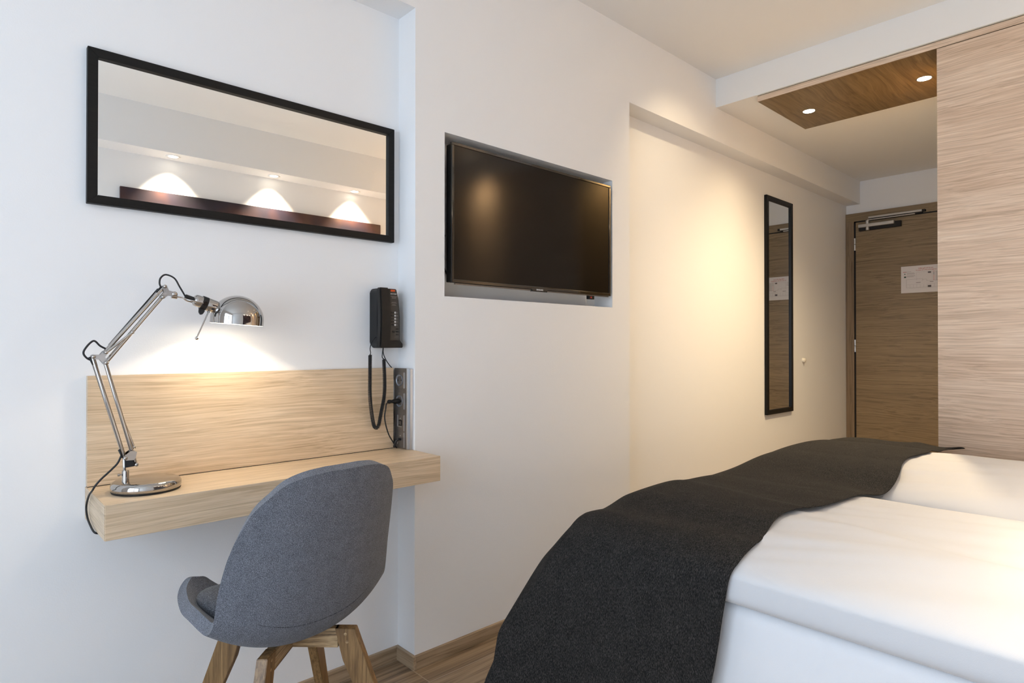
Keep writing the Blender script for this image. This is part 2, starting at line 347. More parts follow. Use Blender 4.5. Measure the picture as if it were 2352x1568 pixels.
# evacuation notice
nx = XE - .0312
ev = thing('evacuation_notice', 'white fire evacuation plan with red heading fixed to the entrance door', 'notice', (nx, 1.33, 1.61))
bm = bmesh.new(); box(bm, nx - .0015, nx + .001, 1.178, 1.4755, 1.508, 1.714); obj('sheet', bm, M['paper'], ev)
XI = nx - .0018
def T(s, size, y, z, m, nm='lettering', al='CENTER'): return text(s, size, (XI, y, z), (0, -1, 0), (0, 0, 1), m, nm, ev, al)
T('Viðbragð við bruna', .0125, 1.312, 1.692, M['red'], 'heading'); T('In case of a fire emergency', .0125, 1.308, 1.679, M['red'], 'heading')
def ink(nm, m, rects):
    for a, b, c, d in rects:
        bm = bmesh.new(); box(bm, XI - .0002, XI + .0002, min(a, b), max(a, b), min(c, d), max(c, d)); obj(nm, bm, m, ev)
rg = random.Random(3)
rc = [(1.456, 1.452 - .045, 1.672 - i * .0, 1.670) for i in range(1)]
for i, z in enumerate((1.660, 1.655, 1.650, 1.640, 1.635, 1.630)): rc.append((1.437, 1.437 - .045 - .02 * rg.random(), z, z + .0018))
for i in range(7): rc.append((1.248, 1.248 - .025 - .02 * rg.random(), 1.660 - i * .0105, 1.6625 - i * .0105)); rc.append((1.248, 1.248 - .02 - .02 * rg.random(), 1.656 - i * .0105, 1.6575 - i * .0105))
ink('small_print', M['inkl'], rc)
ink('symbols', M['red'], [(1.262, 1.256, 1.660 - i * .0105, 1.6635 - i * .0105) for i in (0, 3, 4, 5, 6)] + [(1.462, 1.438, 1.668, 1.671)])
ink('symbols', M['green'], [(1.455, 1.441, 1.636, 1.626)] + [(1.262, 1.256, 1.660 - i * .0105, 1.6645 - i * .0105) for i in (1, 2)] + [(1.452, 1.446, 1.650, 1.658)])
pl = []
def hl(a, b, z, t=.0012): pl.append((a, b, z, z + t))
def vl(y, a, b, t=.0014): pl.append((y, y - t, a, b))
hl(1.44, 1.332, 1.611); vl(1.44, 1.548, 1.611); hl(1.44, 1.212, 1.547); vl(1.332, 1.596, 1.611); hl(1.332, 1.305, 1.606); vl(1.305, 1.594, 1.606); hl(1.305, 1.212, 1.594); vl(1.212, 1.547, 1.594)
for i in range(9): vl(1.415 - i * .0225, 1.548, 1.570, .0007)
hl(1.44, 1.35, 1.571, .0007); hl(1.30, 1.22, 1.571, .0007); hl(1.42, 1.212, 1.541, .0006)
hl(1.372, 1.250, 1.664, .0006); vl(1.372, 1.60, 1.664, .0006); vl(1.270, 1.60, 1.664, .0006)
ink('floor_plan', M['inkl'], pl)
ink('floor_plan', M['ink'], [(1.375, 1.345, 1.583, 1.586), (1.285, 1.262, 1.584, 1.587), (1.298, 1.276, 1.545, 1.560), (1.297, 1.277, 1.652, 1.663)])
ink('side_tab', M['ink'], [(1.193, 1.183, 1.61, 1.65)]); ink('side_tab', M['red'], [(1.193, 1.183, 1.56, 1.60)])

# ------------------------------------------------------------------ wardrobe and ceiling board
wd = thing('wardrobe', 'tall pale oak wardrobe panel beside the bed, horizontal grain', 'wardrobe', (3.53, -.03, 0))
bm = bmesh.new(); box(bm, 3.2216, 3.2396, YH + .005, .7251, .01, 2.4095, .0006); obj('back_panel', bm, M['ward'], wd)
bm = bmesh.new(); box(bm, 3.2400, 3.82, .705, .7245, .0, 2.4095, .0006); obj('side_panel', bm, M['door'], wd)
bm = bmesh.new(); box(bm, 3.2400, 3.82, YH + .005, YH + .023, 0, 2.4095); obj('side_panel', bm, M['door'], wd)
for z in (.04, 2.38): bm = bmesh.new(); box(bm, 3.2400, 3.82, YH + .025, .704, z, z + .018); obj('shelf', bm, M['ward'], wd)
for a, b in ((YH + .025, -.045), (-.04, .703)):
    bm = bmesh.new(); box(bm, 3.82, 3.838, a, b, .06, 2.405, .001); obj('door', bm, M['ward'], wd)
cb = thing('ceiling_board', 'oak veneer board with two lit spots under the lowered ceiling', 'ceiling board', (3.53, .40, 2.4129))
bm = bmesh.new(); box(bm, 3.2236, 3.8449, YH + .005, 1.54, 2.4129, ZD - .001); obj('board', bm, M['board'], cb)
bm = bmesh.new(); box(bm, 3.2216, 3.2236, YH + .005, 1.5402, 2.4127, ZD - .004); obj('edge_strip', bm, M['fascia'], cb)

def downlight(x, y, z, r, label, mat, power, col, group, cone=95, blend=.7, trimr=1.35, aim=None, rad=.02):
    t = thing('downlight', label, 'spotlight', (x, y, z), 0, group)
    bm = bmesh.new(); lathe(bm, [(r, -.001), (r * trimr, -.003), (r * trimr * 1.03, -.001), (r * trimr, .0), (r, .002), (r, -.001)], (x, y, z)); obj('trim_ring', bm, M['white'] if trimr > 1.2 else M['steel'], t, smooth=True)
    bm = bmesh.new(); lathe(bm, [(0, -.0012), (r * .97, -.0012), (r * .97, .0005), (0, .0005)], (x, y, z)); obj('lens', bm, mat, t)
    a = aim or (x, y, z - 1)
    l = lamp('SPOT', (x, y, z - .012), power, col, aim=a, spot_size=R(cone), spot_blend=blend, shadow_soft_size=rad)
    l.parent = t; l.location = (0, 0, -.012); l.name = 'lamp'
    return t
G1 = 'spots in the oak ceiling board'
downlight(3.562, 1.406, 2.4129, .030, 'lit round spot nearer the tall mirror, left one in the oak ceiling board', M['led'], 17, WARM, G1, 140, 1, 1.12)
downlight(3.542, .849, 2.4129, .030, 'lit round spot right beside the wardrobe panel in the oak ceiling board', M['led'], 92, WARM, G1, 140, 1, 1.12)
G2 = 'downlights washing the artwork wall'
for (x, y), lb in zip(((1.105, -.70), (1.769, -.715), (2.42, -.725)), ('leftmost', 'middle one', 'rightmost')):
    downlight(x, y, 2.328, .028, f'{lb} of the three recessed lamps shining on the artwork, seen in the wide mirror', M['led2'], 95, NEUT, G2, 92, 1, 1.5, aim=(x, y - .03, 1.3))
G3 = 'recessed lamps in the main ceiling'
downlight(1.75, .16, ZC, .035, 'added fill lamp, out of view in the ceiling above the bed', M['led2'], 170, NEUT, G3, 60, 1, 1.4, aim=(1.85, -.68, .7))  # fill lamp added out of view to raise the room's overall brightness
downlight(2.605, 1.165, ZC, .035, 'recessed ceiling lamp just above the picture edge before the lowered ceiling', M['led2'], 17, WARM, G3, 92, 1, 1.4, aim=(3.0, 1.88, 1.35))
downlight(3.06, -.27, ZC, .035, 'recessed ceiling lamp close to the wardrobe panel, mirrored in the television', M['led2'], 230, WARM, G3, 50, 1, 1.4, aim=(3.235, -.27, 2.2))

# artwork on the head wall (seen in the mirror)
bm = bmesh.new(); box(bm, .823, 2.683, YH + .001, YH + .022, 1.02, 2.102, .001)
tag(obj('artwork', bm, M['art'], origin=(1.753, YH, 1.02)), 'wide dark purple and copper canvas on the head wall, seen in the wide mirror', 'picture')

# ------------------------------------------------------------------ mirrors
def framed(name, label, x0, x1, z0, z1, fw, fd, mat, gl, seg_gap):
    t = thing(name, label, 'mirror', ((x0 + x1) / 2, D, z0))
    y0 = D - fd
    for nm, poly in (('top', [(x0, z1), (x1, z1), (x1 - fw, z1 - fw), (x0 + fw, z1 - fw)]), ('bottom', [(x0, z0), (x1, z0), (x1 - fw, z0 + fw), (x0 + fw, z0 + fw)]),
                     ('left', [(x0, z0), (x0 + fw, z0 + fw), (x0 + fw, z1 - fw), (x0, z1)]), ('right', [(x1, z0), (x1 - fw, z0 + fw), (x1 - fw, z1 - fw), (x1, z1)])):
        bm = bmesh.new(); prism(bm, [(a, 0, c) for a, c in poly], (0, y0, 0), (0, D - .001, 0), .0008); obj('frame_rail', bm, mat, t)
    bm = bmesh.new(); box(bm, x0 + fw - .002, x1 - fw + .002, D - .010, D - .006, z0 + fw - .002, z1 - fw + .002); obj('glass', bm, gl, t)
framed('wall_mirror', 'wide mirror in a flat black frame above the desk', .268, 1.161, 1.459, 1.854, .0225, .020, M['blackwood'], M['mirror'], 0)
framed('wall_mirror', 'tall narrow black-framed mirror on the alcove wall before the door', 4.025, 4.432, .640, 2.105, .030, .020, M['blackfr'], M['mirror2'], 0)
bm = bmesh.new(); lathe(bm, [(0, .022), (.009, .021), (.016, .016), (.018, .008), (.018, 0)], (4.6419, D, .9943), (0, -1, 0), 24)
tag(obj('wall_bumper', bm, M['ivory'], origin=(4.6419, D, .9943), smooth=True), 'small round ivory wall bumper right of the tall mirror', 'door stop')

# ------------------------------------------------------------------ television
tv = thing('television', 'flat black television set into the wall niche', 'television', (1.795, 1.80, 1.325))
TX0, TX1, TZ0, TZ1, TY = 1.341, 2.2495, 1.3255, 1.832, 1.768
bm = bmesh.new(); box(bm, TX0 + .004, TX1 - .004, TY + .012, TY + .040, TZ0 + .004, TZ1 - .004, .003); box(bm, TX0 + .15, TX1 - .15, TY + .04, TY + .075, TZ0 + .06, TZ1 - .12, .01); obj('back_case', bm, M['blackpl'], tv)
bm = bmesh.new(); f = .011
box(bm, TX0, TX1, TY, TY + .012, TZ1 - f, TZ1, .002); box(bm, TX0, TX1, TY, TY + .012, TZ0, TZ0 + f + .003, .002)
box(bm, TX0, TX0 + f, TY, TY + .012, TZ0 + f, TZ1 - f, .002); box(bm, TX1 - f, TX1, TY, TY + .012, TZ0 + f, TZ1 - f, .002)
obj('bezel', bm, M['gloss'], tv)
bm = bmesh.new(); box(bm, TX0 + f, TX1 - f, TY + .003, TY + .012, TZ0 + f + .003, TZ1 - f); obj('screen', bm, M['screen'], tv)
bm = bmesh.new(); box(bm, TX0 + .02, TX1 - .01, TY + .004, TY + .014, TZ0 - .004, TZ0, .001); obj('lower_strip', bm, M['steelplate'], tv)
bm = bmesh.new(); box(bm, 1.742, 1.832, TY - .001, TY + .010, TZ0 - .007, TZ0 + .004, .002); lp = obj('logo_plate', bm, M['gloss'], tv)
text('SAMSUNG', .0085, (1.787, TY - .0014, TZ0 + .0005), (1, 0, 0), (0, 0, 1), M['whiteink'], 'logo', tv, bold=.0001)
bm = bmesh.new(); box(bm, 2.104, 2.140, TY + .006, TY + .022, TZ0 - .019, TZ0 - .002, .001); ir = obj('infrared_sensor', bm, M['blackpl'], tv)
bm = bmesh.new(); box(bm, 2.113, 2.121, TY + .0045, TY + .0062, TZ0 - .015, TZ0 - .008); obj('sensor_light', bm, M['red'], tv)
bm = bmesh.new(); tube(bm, [(1.345, 1.81, 1.50), (1.325, 1.83, 1.475), (1.318, 1.85, 1.44), (1.324, 1.845, 1.42)], .003, 8, 6); tube(bm, [(1.330, 1.835, 1.41), (1.338, 1.82, 1.39), (1.350, 1.81, 1.36)], .003, 8, 6)
b2 = bmesh.new(); box(b2, -.009, .009, -.007, .007, -.024, .024, .002); merge(bm, b2, Matrix.Translation((1.328, 1.84, 1.418)) @ Matrix.Rotation(R(28), 4, 'Y'))
obj('cable', bm, M['rubber'], tv, smooth=True, autosmooth=40)

# ------------------------------------------------------------------ desk
dk = thing('wall_desk', 'floating light oak desk with upright back panel, fixed to the wall recess', 'desk', (.72, D, .6635))
bm = bmesh.new(); box(bm, .2712, XC - .0015, 1.6276, D - .001, .6635, .7435, .0008); obj('desktop', bm, M['oak_x'], dk)
bm = bmesh.new(); box(bm, .2698, .2712, 1.6285, 1.8040, .6640, .7430); box(bm, .2698, .2712, 1.8052, D - .001, .6640, .7430); obj('end_veneer', bm, M['oak_y'], dk)
bm = bmesh.new(); box(bm, .2712, 1.1595, D - .019, D - .001, .7455, 1.0231, .0006); obj('back_panel', bm, M['oak_x'], dk)
bm = bmesh.new(); box(bm, .2722, 1.1585, D - .017, D - .001, .7434, .7456); obj('shadow_gap', bm, M['darkgap'], dk)

# ------------------------------------------------------------------ desk lamp (arms in a plane parallel to the wall)
LY = 1.735
dl = thing('desk_lamp', 'chrome jointed desk lamp with dome shade, lit, on the desk', 'lamp', (.374, LY - .004, .7435))
bx, by, bz = .3765, 1.741, .7437
bm = bmesh.new(); lathe(bm, [(0, 0), (.0745, 0), (.0755, .002), (.0755, .0045)], (bx, by, bz)); obj('base_pad', bm, M['rubber'], dl, smooth=True, autosmooth=30)
bm = bmesh.new(); lathe(bm, [(0, .003), (.0735, .003), (.0762, .006), (.0770, .012), (.0760, .019), (.072, .0245), (.067, .0265), (.0, .0272)], (bx, by, bz), seg=96); obj('base', bm, M['chrome'], dl, smooth=True)
px = .330
bm = bmesh.new(); lathe(bm, [(0, 0), (.0078, 0), (.0078, .027), (.0068, .0285), (0, .0285)], (px, LY, bz + .026)); obj('post', bm, M['chrome'], dl, smooth=True, autosmooth=40)
bm = bmesh.new(); tube(bm, [(px - .007, LY, .789), (px - .012, LY, .789)], .002, 8); tube(bm, [(px - .012, LY, .789), (px - .0165, LY, .789)], .0032, 12); obj('screw', bm, M['chrome'], dl, smooth=True, autosmooth=40)
bm = bmesh.new(); tube(bm, [(.3285, LY, .795), (.3275, LY, .812), (.327, LY, .832)], .0035, 10)
prism(bm, [(.3235, 0, .8335), (.3395, 0, .8455), (.352, 0, .842), (.349, 0, .826), (.345, 0, .8225), (.329, 0, .823)], (0, LY - .012, 0), (0, LY - .010, 0), .0004)
prism(bm, [(.3235, 0, .8335), (.3395, 0, .8455), (.352, 0, .842), (.349, 0, .826), (.345, 0, .8225), (.329, 0, .823)], (0, LY + .010, 0), (0, LY + .012, 0), .0004); obj('foot_bracket', bm, M['chrome'], dl, smooth=True, autosmooth=30)
bm = bmesh.new(); prism(bm, [(.328, 0, .8255), (.3445, 0, .8222), (.3485, 0, .8071), (.3275, 0, .8055)], (0, LY - .0095, 0), (0, LY + .0095, 0), .0008); obj('pivot_block', bm, M['rubber'], dl)
def arm(a, b, dy=0, r=.0047, nm='arm_rod'):
    bm = bmesh.new()
    tube(bm, [(a[0], LY + dy, a[1]), (b[0], LY + dy, b[1])], r, 16)
    for p in (a, b):
        tube(bm, [(p[0], LY + dy - .0135, p[1]), (p[0], LY + dy + .0135, p[1])], .0028, 12); lathe(bm, [(.0046, 0), (.0046, .0008), (.0036, .0026), (.0018, .0036), (0, .0038)], (p[0], LY + dy - .0125, p[1]), (0, -1, 0), 16)
    return obj(nm, bm, M['chrome'], dl, smooth=True, autosmooth=40)
def rod(a, b, r=.0029, nm='spring_rod', dy=-.012):
    bm = bmesh.new(); tube(bm, [(a[0], LY + dy, a[1]), (b[0], LY + dy, b[1])], r, 12); ball(bm, (a[0], LY + dy, a[1]), .0043); ball(bm, (b[0], LY + dy, b[1]), .0043)
    return obj(nm, bm, M['chrome'], dl, smooth=True, autosmooth=40)
arm((.2623, 1.0736), (.3275, .8290)); arm((.2878, 1.0588), (.3510, .8110)); rod((.3221, .9342), (.3505, .8497), dy=.014)
arm((.2868, 1.0847), (.4115, 1.2475)); arm((.2886, 1.0598), (.4069, 1.2208)); rod((.2868, 1.0836), (.3404, 1.132), dy=-.017)
def vplate(pts, w, nm, dys):
    """Y shaped plate: discs at pts joined to their centre"""
    bm = bmesh.new()
    for dy in dys:
        cx = sum(p[0] for p in pts) / 3; cz = sum(p[1] for p in pts) / 3
        for p in pts:
            d = Vector((p[0] - cx, 0, p[1] - cz)); n = Vector((-d.z, 0, d.x)).normalized(); q = Vector((p[0], 0, p[1])); c0 = Vector((cx, 0, cz)) - d.normalized() * w * .4
            poly = [c0 + n * w, q + n * w * .85, q + n * w * .5 + d.normalized() * w * .6, q - n * w * .5 + d.normalized() * w * .6, q - n * w * .85, c0 - n * w]
            e = .00035 * pts.index(p); prism(bm, poly, (0, LY + dy - e, 0), (0, LY + dy + .0016 + e, 0))
    return obj(nm, bm, M['steel'], dl)
vplate([(.2623, 1.0736), (.2868, 1.0841), (.2878, 1.0588)], .0062, 'elbow_plate', (-.0078, .0056))
vplate([(.4115, 1.2475), (.4069, 1.2208), (.4344, 1.2303)], .0062, 'head_plate', (-.0078, .0056))
bm = bmesh.new(); tube(bm, [(.4344, LY - .007, 1.2300), (.4344, LY + .009, 1.2300)], .0068, 20); lathe(bm, [(.0068, 0), (.0064, .0018), (.0045, .0034), (0, .0042)], (.4344, LY - .007, 1.23), (0, -1, 0), 20); tube(bm, [(.4290, LY, 1.2255), (.4415, LY, 1.2240)], .0062, 12); obj('head_joint', bm, M['chrome'], dl, smooth=True, autosmooth=40)
bm = bmesh.new()
tube(bm, [(.4415, LY, 1.2238), (.4552, LY, 1.2225), (.465, LY - .010, 1.217), (.475, LY - .0155, 1.2145), (.5041, LY - .0175, 1.2085)], .0019, 10, 5)
tube(bm, [(.4552, LY, 1.2225), (.465, LY + .010, 1.217), (.475, LY + .0155, 1.2145), (.5041, LY + .0175, 1.2085)], .0019, 10, 5)
tube(bm, [(.5041, LY - .0205, 1.2085), (.5041, LY - .0155, 1.2085)], .0055, 16); obj('fork', bm, M['chrome'], dl, smooth=True, autosmooth=40)
ax = Vector((.5485 - .4839, 0, 1.1978 - 1.2194)).normalized(); p0 = Vector((.4800, LY, 1.2195))
bm = bmesh.new(); lathe(bm, [(0, 0), (.010, 0), (.0145, .004), (.0155, .010), (.0155, .030), (.0172, .032), (.0172, .056), (.0160, .060), (.0125, .066), (0, .066)], p0, ax, 40); obj('lamp_holder', bm, M['chrome'], dl, smooth=True, autosmooth=50)
bm = bmesh.new(); lathe(bm, [(.0005, .020), (.0176, .020), (.0176, .034), (.0005, .034)], p0, ax, 40)
prism(bm, [(.4935, 0, 1.197), (.5025, 0, 1.199), (.5075, 0, 1.190), (.5020, 0, 1.1815), (.4965, 0, 1.180), (.4925, 0, 1.187)], (0, LY - .004, 0), (0, LY + .004, 0), .001); obj('clamp_band', bm, M['rubber'], dl, smooth=True, autosmooth=40)
bm = bmesh.new(); tube(bm, [p0 - ax * .020, p0 + ax * .002], .0062, 14); obj('strain_relief', bm, M['rubber'], dl, smooth=True, autosmooth=40)
bm = bmesh.new(); tube(bm, [(.5185, LY - .004, 1.194), (.5150, LY - .004, 1.1857)], .0034, 12); tube(bm, [(.5154, LY - .004, 1.1877), (.4875, LY - .004, 1.1205)], .0019, 10); ball(bm, (.4875, LY - .004, 1.1190), .0046); obj('handle', bm, M['chrome'], dl, smooth=True, autosmooth=40)
# dome shade
tl = R(3.2); da = Vector((math.sin(tl), -.045, math.cos(tl))).normalized(); dc_ = Vector((.5895, LY, 1.1615)); rd = .0672
prof = [(rd, -.0045), (rd, .0)] + [(rd * math.cos(a), .008 + rd * .98 * math.sin(a)) for a in [R(90) * i / 24 for i in range(25)]]
bm = bmesh.new(); lathe(bm, prof[:-1] + [(0, .008 + rd * .98)], dc_, da, 96); sh = obj('shade', bm, M['chrome'], dl, smooth=True)
prof2 = [(rd - .0016, -.0045), (rd - .0016, 0)] + [((rd - .0016) * math.cos(a), .008 + (rd * .98 - .0016) * math.sin(a)) for a in [R(90) * i / 16 for i in range(16)]] + [(0, .008 + rd * .98 - .0016)]
bm = bmesh.new(); lathe(bm, prof2, dc_, da, 64); lathe(bm, [(rd - .0017, -.0045), (rd, -.0045)], dc_, da, 64); obj('shade_lining', bm, M['chrome_in'], dl, smooth=True)
bm = bmesh.new(); tube(bm, [p0 + ax * .062, p0 + ax * .078], .0135, 24); obj('neck', bm, M['rubber'], dl, smooth=True, autosmooth=40)
bc = dc_ + da * .056
bm = bmesh.new(); ball(bm, bc, .0125, 20); obj('bulb', bm, M['bulb'], dl, smooth=True)
bl = lamp('POINT', bc - da * .0190, 1.5, (1, .87, .70), shadow_soft_size=.006); bl.parent = dl; bl.location = bc - da * .0190 - Vector(dl['org']); bl.name = 'bulb_light'
# lamp cable
def P3(l, y=LY): return [(a, y, c) for a, c in l]
bm = bmesh.new()
tube(bm, P3([(.4624, 1.2237), (.4477, 1.2499), (.4355, 1.2706), (.416, 1.2784), (.4043, 1.2694), (.4018, 1.2562), (.4044, 1.2450), (.3990, 1.2400)]), .0021, 10, 8)
tube(bm, P3([(.3990, 1.2420), (.2950, 1.1010)], LY + .004), .0016, 8)
tube(bm, P3([(.3030, 1.1050), (.2905, 1.0915)], LY - .001), .0026, 8); tube(bm, P3([(.4060, 1.2470), (.3940, 1.2330)], LY - .002), .0026, 8)
tube(bm, P3([(.2935, 1.0900), (.2885, 1.0922), (.277, 1.0992), (.2676, 1.1097), (.2612, 1.1094), (.252, 1.0992), (.2450, 1.0865), (.2456, 1.078), (.2521, 1.0696), (.2600, 1.0652)]), .0022, 10, 8)
tube(bm, P3([(.2560, 1.0730), (.2640, 1.0545)], LY), .0026, 8)
tube(bm, P3([(.2620, 1.0600), (.3240, .8330)], LY + .004), .0016, 8)
tube(bm, P3([(.3160, .8500), (.3240, .8300)], LY - .002), .0026, 8)
tube(bm, [(.3230, LY - .001, .8400), (.3144, LY, .8188), (.3035, LY, .806), (.2909, LY, .7939), (.2798, LY, .7833), (.2690, 1.737, .7695), (.2645, 1.742, .7590), (.2635, 1.785, .7380), (.2635, 1.818, .7068), (.2635, 1.805, .6849), (.2640, 1.767, .6720), (.266, 1.722, .6640), (.280, 1.735, .6590), (.300, 1.80, .6600)], .0023, 10, 8)
obj('cable', bm, M['rubber'], dl, smooth=True)

# ------------------------------------------------------------------ telephone on the recess wall
ph = thing('telephone', 'black wall telephone with coiled cord beside the pillar', 'telephone', (1.098, D, 1.09))
yf = 1.800
bm = bmesh.new(); prism(bm, [(1.075, 0, 1.110), (1.087, 0, 1.092), (1.1685, 0, 1.0925), (1.1700, 0, 1.108), (1.1640, 0, 1.118), (1.1640, 0, 1.20), (1.158, 0, 1.26), (1.149, 0, 1.294), (1.083, 0, 1.294), (1.075, 0, 1.282)], (0, yf + .028, 0), (0, D - .001, 0), .002); obj('body', bm, M['blackpl'], ph, smooth=True, autosmooth=30)
# faceplate
bm = bmesh.new(); prism(bm, [(1.113, 0, 1.118), (1.160, 0, 1.118), (1.159, 0, 1.20), (1.154, 0, 1.26), (1.147, 0, 1.2915), (1.108, 0, 1.2915), (1.110, 0, 1.25)], (0, yf + .0262, 0), (0, yf + .029, 0), .0005); fp = obj('faceplate', bm, M['label'], ph)
bm = bmesh.new(); prism(bm, [(1.105, 0, 1.0925), (1.168, 0, 1.0925), (1.168, 0, 1.106), (1.157, 0, 1.117), (1.105, 0, 1.117)], (0, yf + .016, 0), (0, yf + .029, 0), .002); obj('chin', bm, M['blackpl'], ph)
# handset: curved outline
hs = []
for i in range(13):
    t = i / 12; z = 1.0925 + t * .2010; bul = math.sin(t * math.pi) * .010
    hs.append((1.1055 + .5 * bul * (1 - t * .2) - .004 * (t > .95), z))
left = [(1.066 + math.sin(t / 12 * math.pi) * .004, 1.0925 + t / 12 * .2010) for t in range(12, -1, -1)]
bm = bmesh.new(); prism(bm, [(a, 0, c) for a, c in hs + left], (0, yf - .004, 0), (0, yf + .022, 0), .004); obj('handset', bm, M['blackpl'], ph, smooth=True, autosmooth=35)
bm = bmesh.new(); box(bm, 1.1240, 1.1410, yf + .0235, yf + .0275, 1.2842, 1.2905, .001); obj('message_lamp', bm, M['redlamp'], ph)
fy = yf + .0258
text('storm hotel', .0050, (1.1360, fy, 1.2768), (1, 0, 0), (0, 0, 1), M['whiteink'], 'lettering', ph, bold=.00012)
for i, (wd_, z) in enumerate(((.026, 1.2677), (.018, 1.2646), (.016, 1.2617), (.016, 1.2480), (.022, 1.2450), (.012, 1.2400), (.018, 1.2375))):
    bm = bmesh.new(); box(bm, 1.1380 - wd_ / 2, 1.1380 + wd_ / 2, fy, fy + .0004, z, z + .0006); obj('small_print', bm, M['inkl'], ph)
for i in range(5):
    z = 1.2128 - i * .01045
    bm = bmesh.new(); box(bm, 1.1285, 1.1375, fy - .0008, fy + .001, z - .002, z + .002, .0005); kb = obj('button', bm, M['blackpl'], ph)
    bm = bmesh.new(); box(bm, 1.1398, 1.1458, fy, fy + .0004, z - .003, z + .003, 0); ks = obj('button_symbol', bm, M['whiteink'], ph)
    bm = bmesh.new(); box(bm, 1.1418, 1.1438, fy - .0002, fy + .0002, z - .001 - .0004 * (i % 2), z + .0012); obj('symbol_mark', bm, M['label'], ph)
    bm = bmesh.new(); box(bm, 1.1472, 1.1525 + .002 * (i % 2), fy, fy + .0004, z - .0006, z + .0002); obj('small_print', bm, M['inkl'], ph)
for x, z in ((1.1510, 1.1570), (1.1510, 1.1478), (1.1510, 1.1385), (1.1360, 1.1475)):
    bm = bmesh.new(); box(bm, x - .0045, x + .0045, fy - .0012, fy + .001, z - .0022, z + .0022, .0008); obj('button', bm, M['blackpl'], ph)
# coiled cord
def coil(bm, pts, r, wire, pitch):
    P = catmull(pts, 24); out = []; acc = 0; ang = 0; nrm = Vector((0, 1, 0))
    D_ = [0]
    for a, b in zip(P, P[1:]): D_.append(D_[-1] + (b - a).length)
    n = int(D_[-1] / pitch * 14)
    j = 0
    for i in range(n + 1):
        s = D_[-1] * i / n
        while j < len(P) - 2 and D_[j + 1] < s: j += 1
        t = (s - D_[j]) / max(D_[j + 1] - D_[j], 1e-9); p = P[j].lerp(P[j + 1], t); d = (P[j + 1] - P[j]).normalized()
        nn = (nrm - d * nrm.dot(d)).normalized(); b = d.cross(nn); a = 2 * math.pi * s / pitch
        out.append(p + (nn * math.cos(a) + b * math.sin(a)) * r)
    tube(bm, out, wire, 6)
cy = 1.838
bm = bmesh.new()
tube(bm, P3([(1.0765, 1.1303), (1.0610, 1.1137), (1.0535, 1.0912), (1.0555, 1.0764), (1.0535, 1.0690)], cy), .0016, 8, 6)
coil(bm, P3([(1.0535, 1.0690), (1.0533, 1.0481), (1.053, .9948), (1.0531, .9393), (1.0569, .8947), (1.0640, .8500), (1.0700, .8290), (1.0785, .8235), (1.0861, .8310), (1.095, .8696), (1.1052, .914), (1.109, .9477), (1.1089, .9929), (1.1065, 1.0382), (1.1065, 1.0540)], cy), .0052, .0014, .0034)
tube(bm, P3([(1.1065, 1.0540), (1.1000, 1.0600), (1.1000, 1.0704), (1.1032, 1.0950)], cy), .0016, 8, 6)
obj('coiled_cord', bm, M['rubber'], ph, smooth=True)
bm = bmesh.new(); tube(bm, P3([(1.1215, 1.0950), (1.1225, 1.0719), (1.1337, 1.0488), (1.1475, 1.0313), (1.1560, 1.0230), (1.1625, 1.0136), (1.1632, .9905), (1.1610, .9674), (1.160, .93), (1.165, .86), (1.163, .80), (1.166, .7500)], 1.868), .0017, 8, 6)
obj('line_cord', bm, M['rubber'], ph, smooth=True)

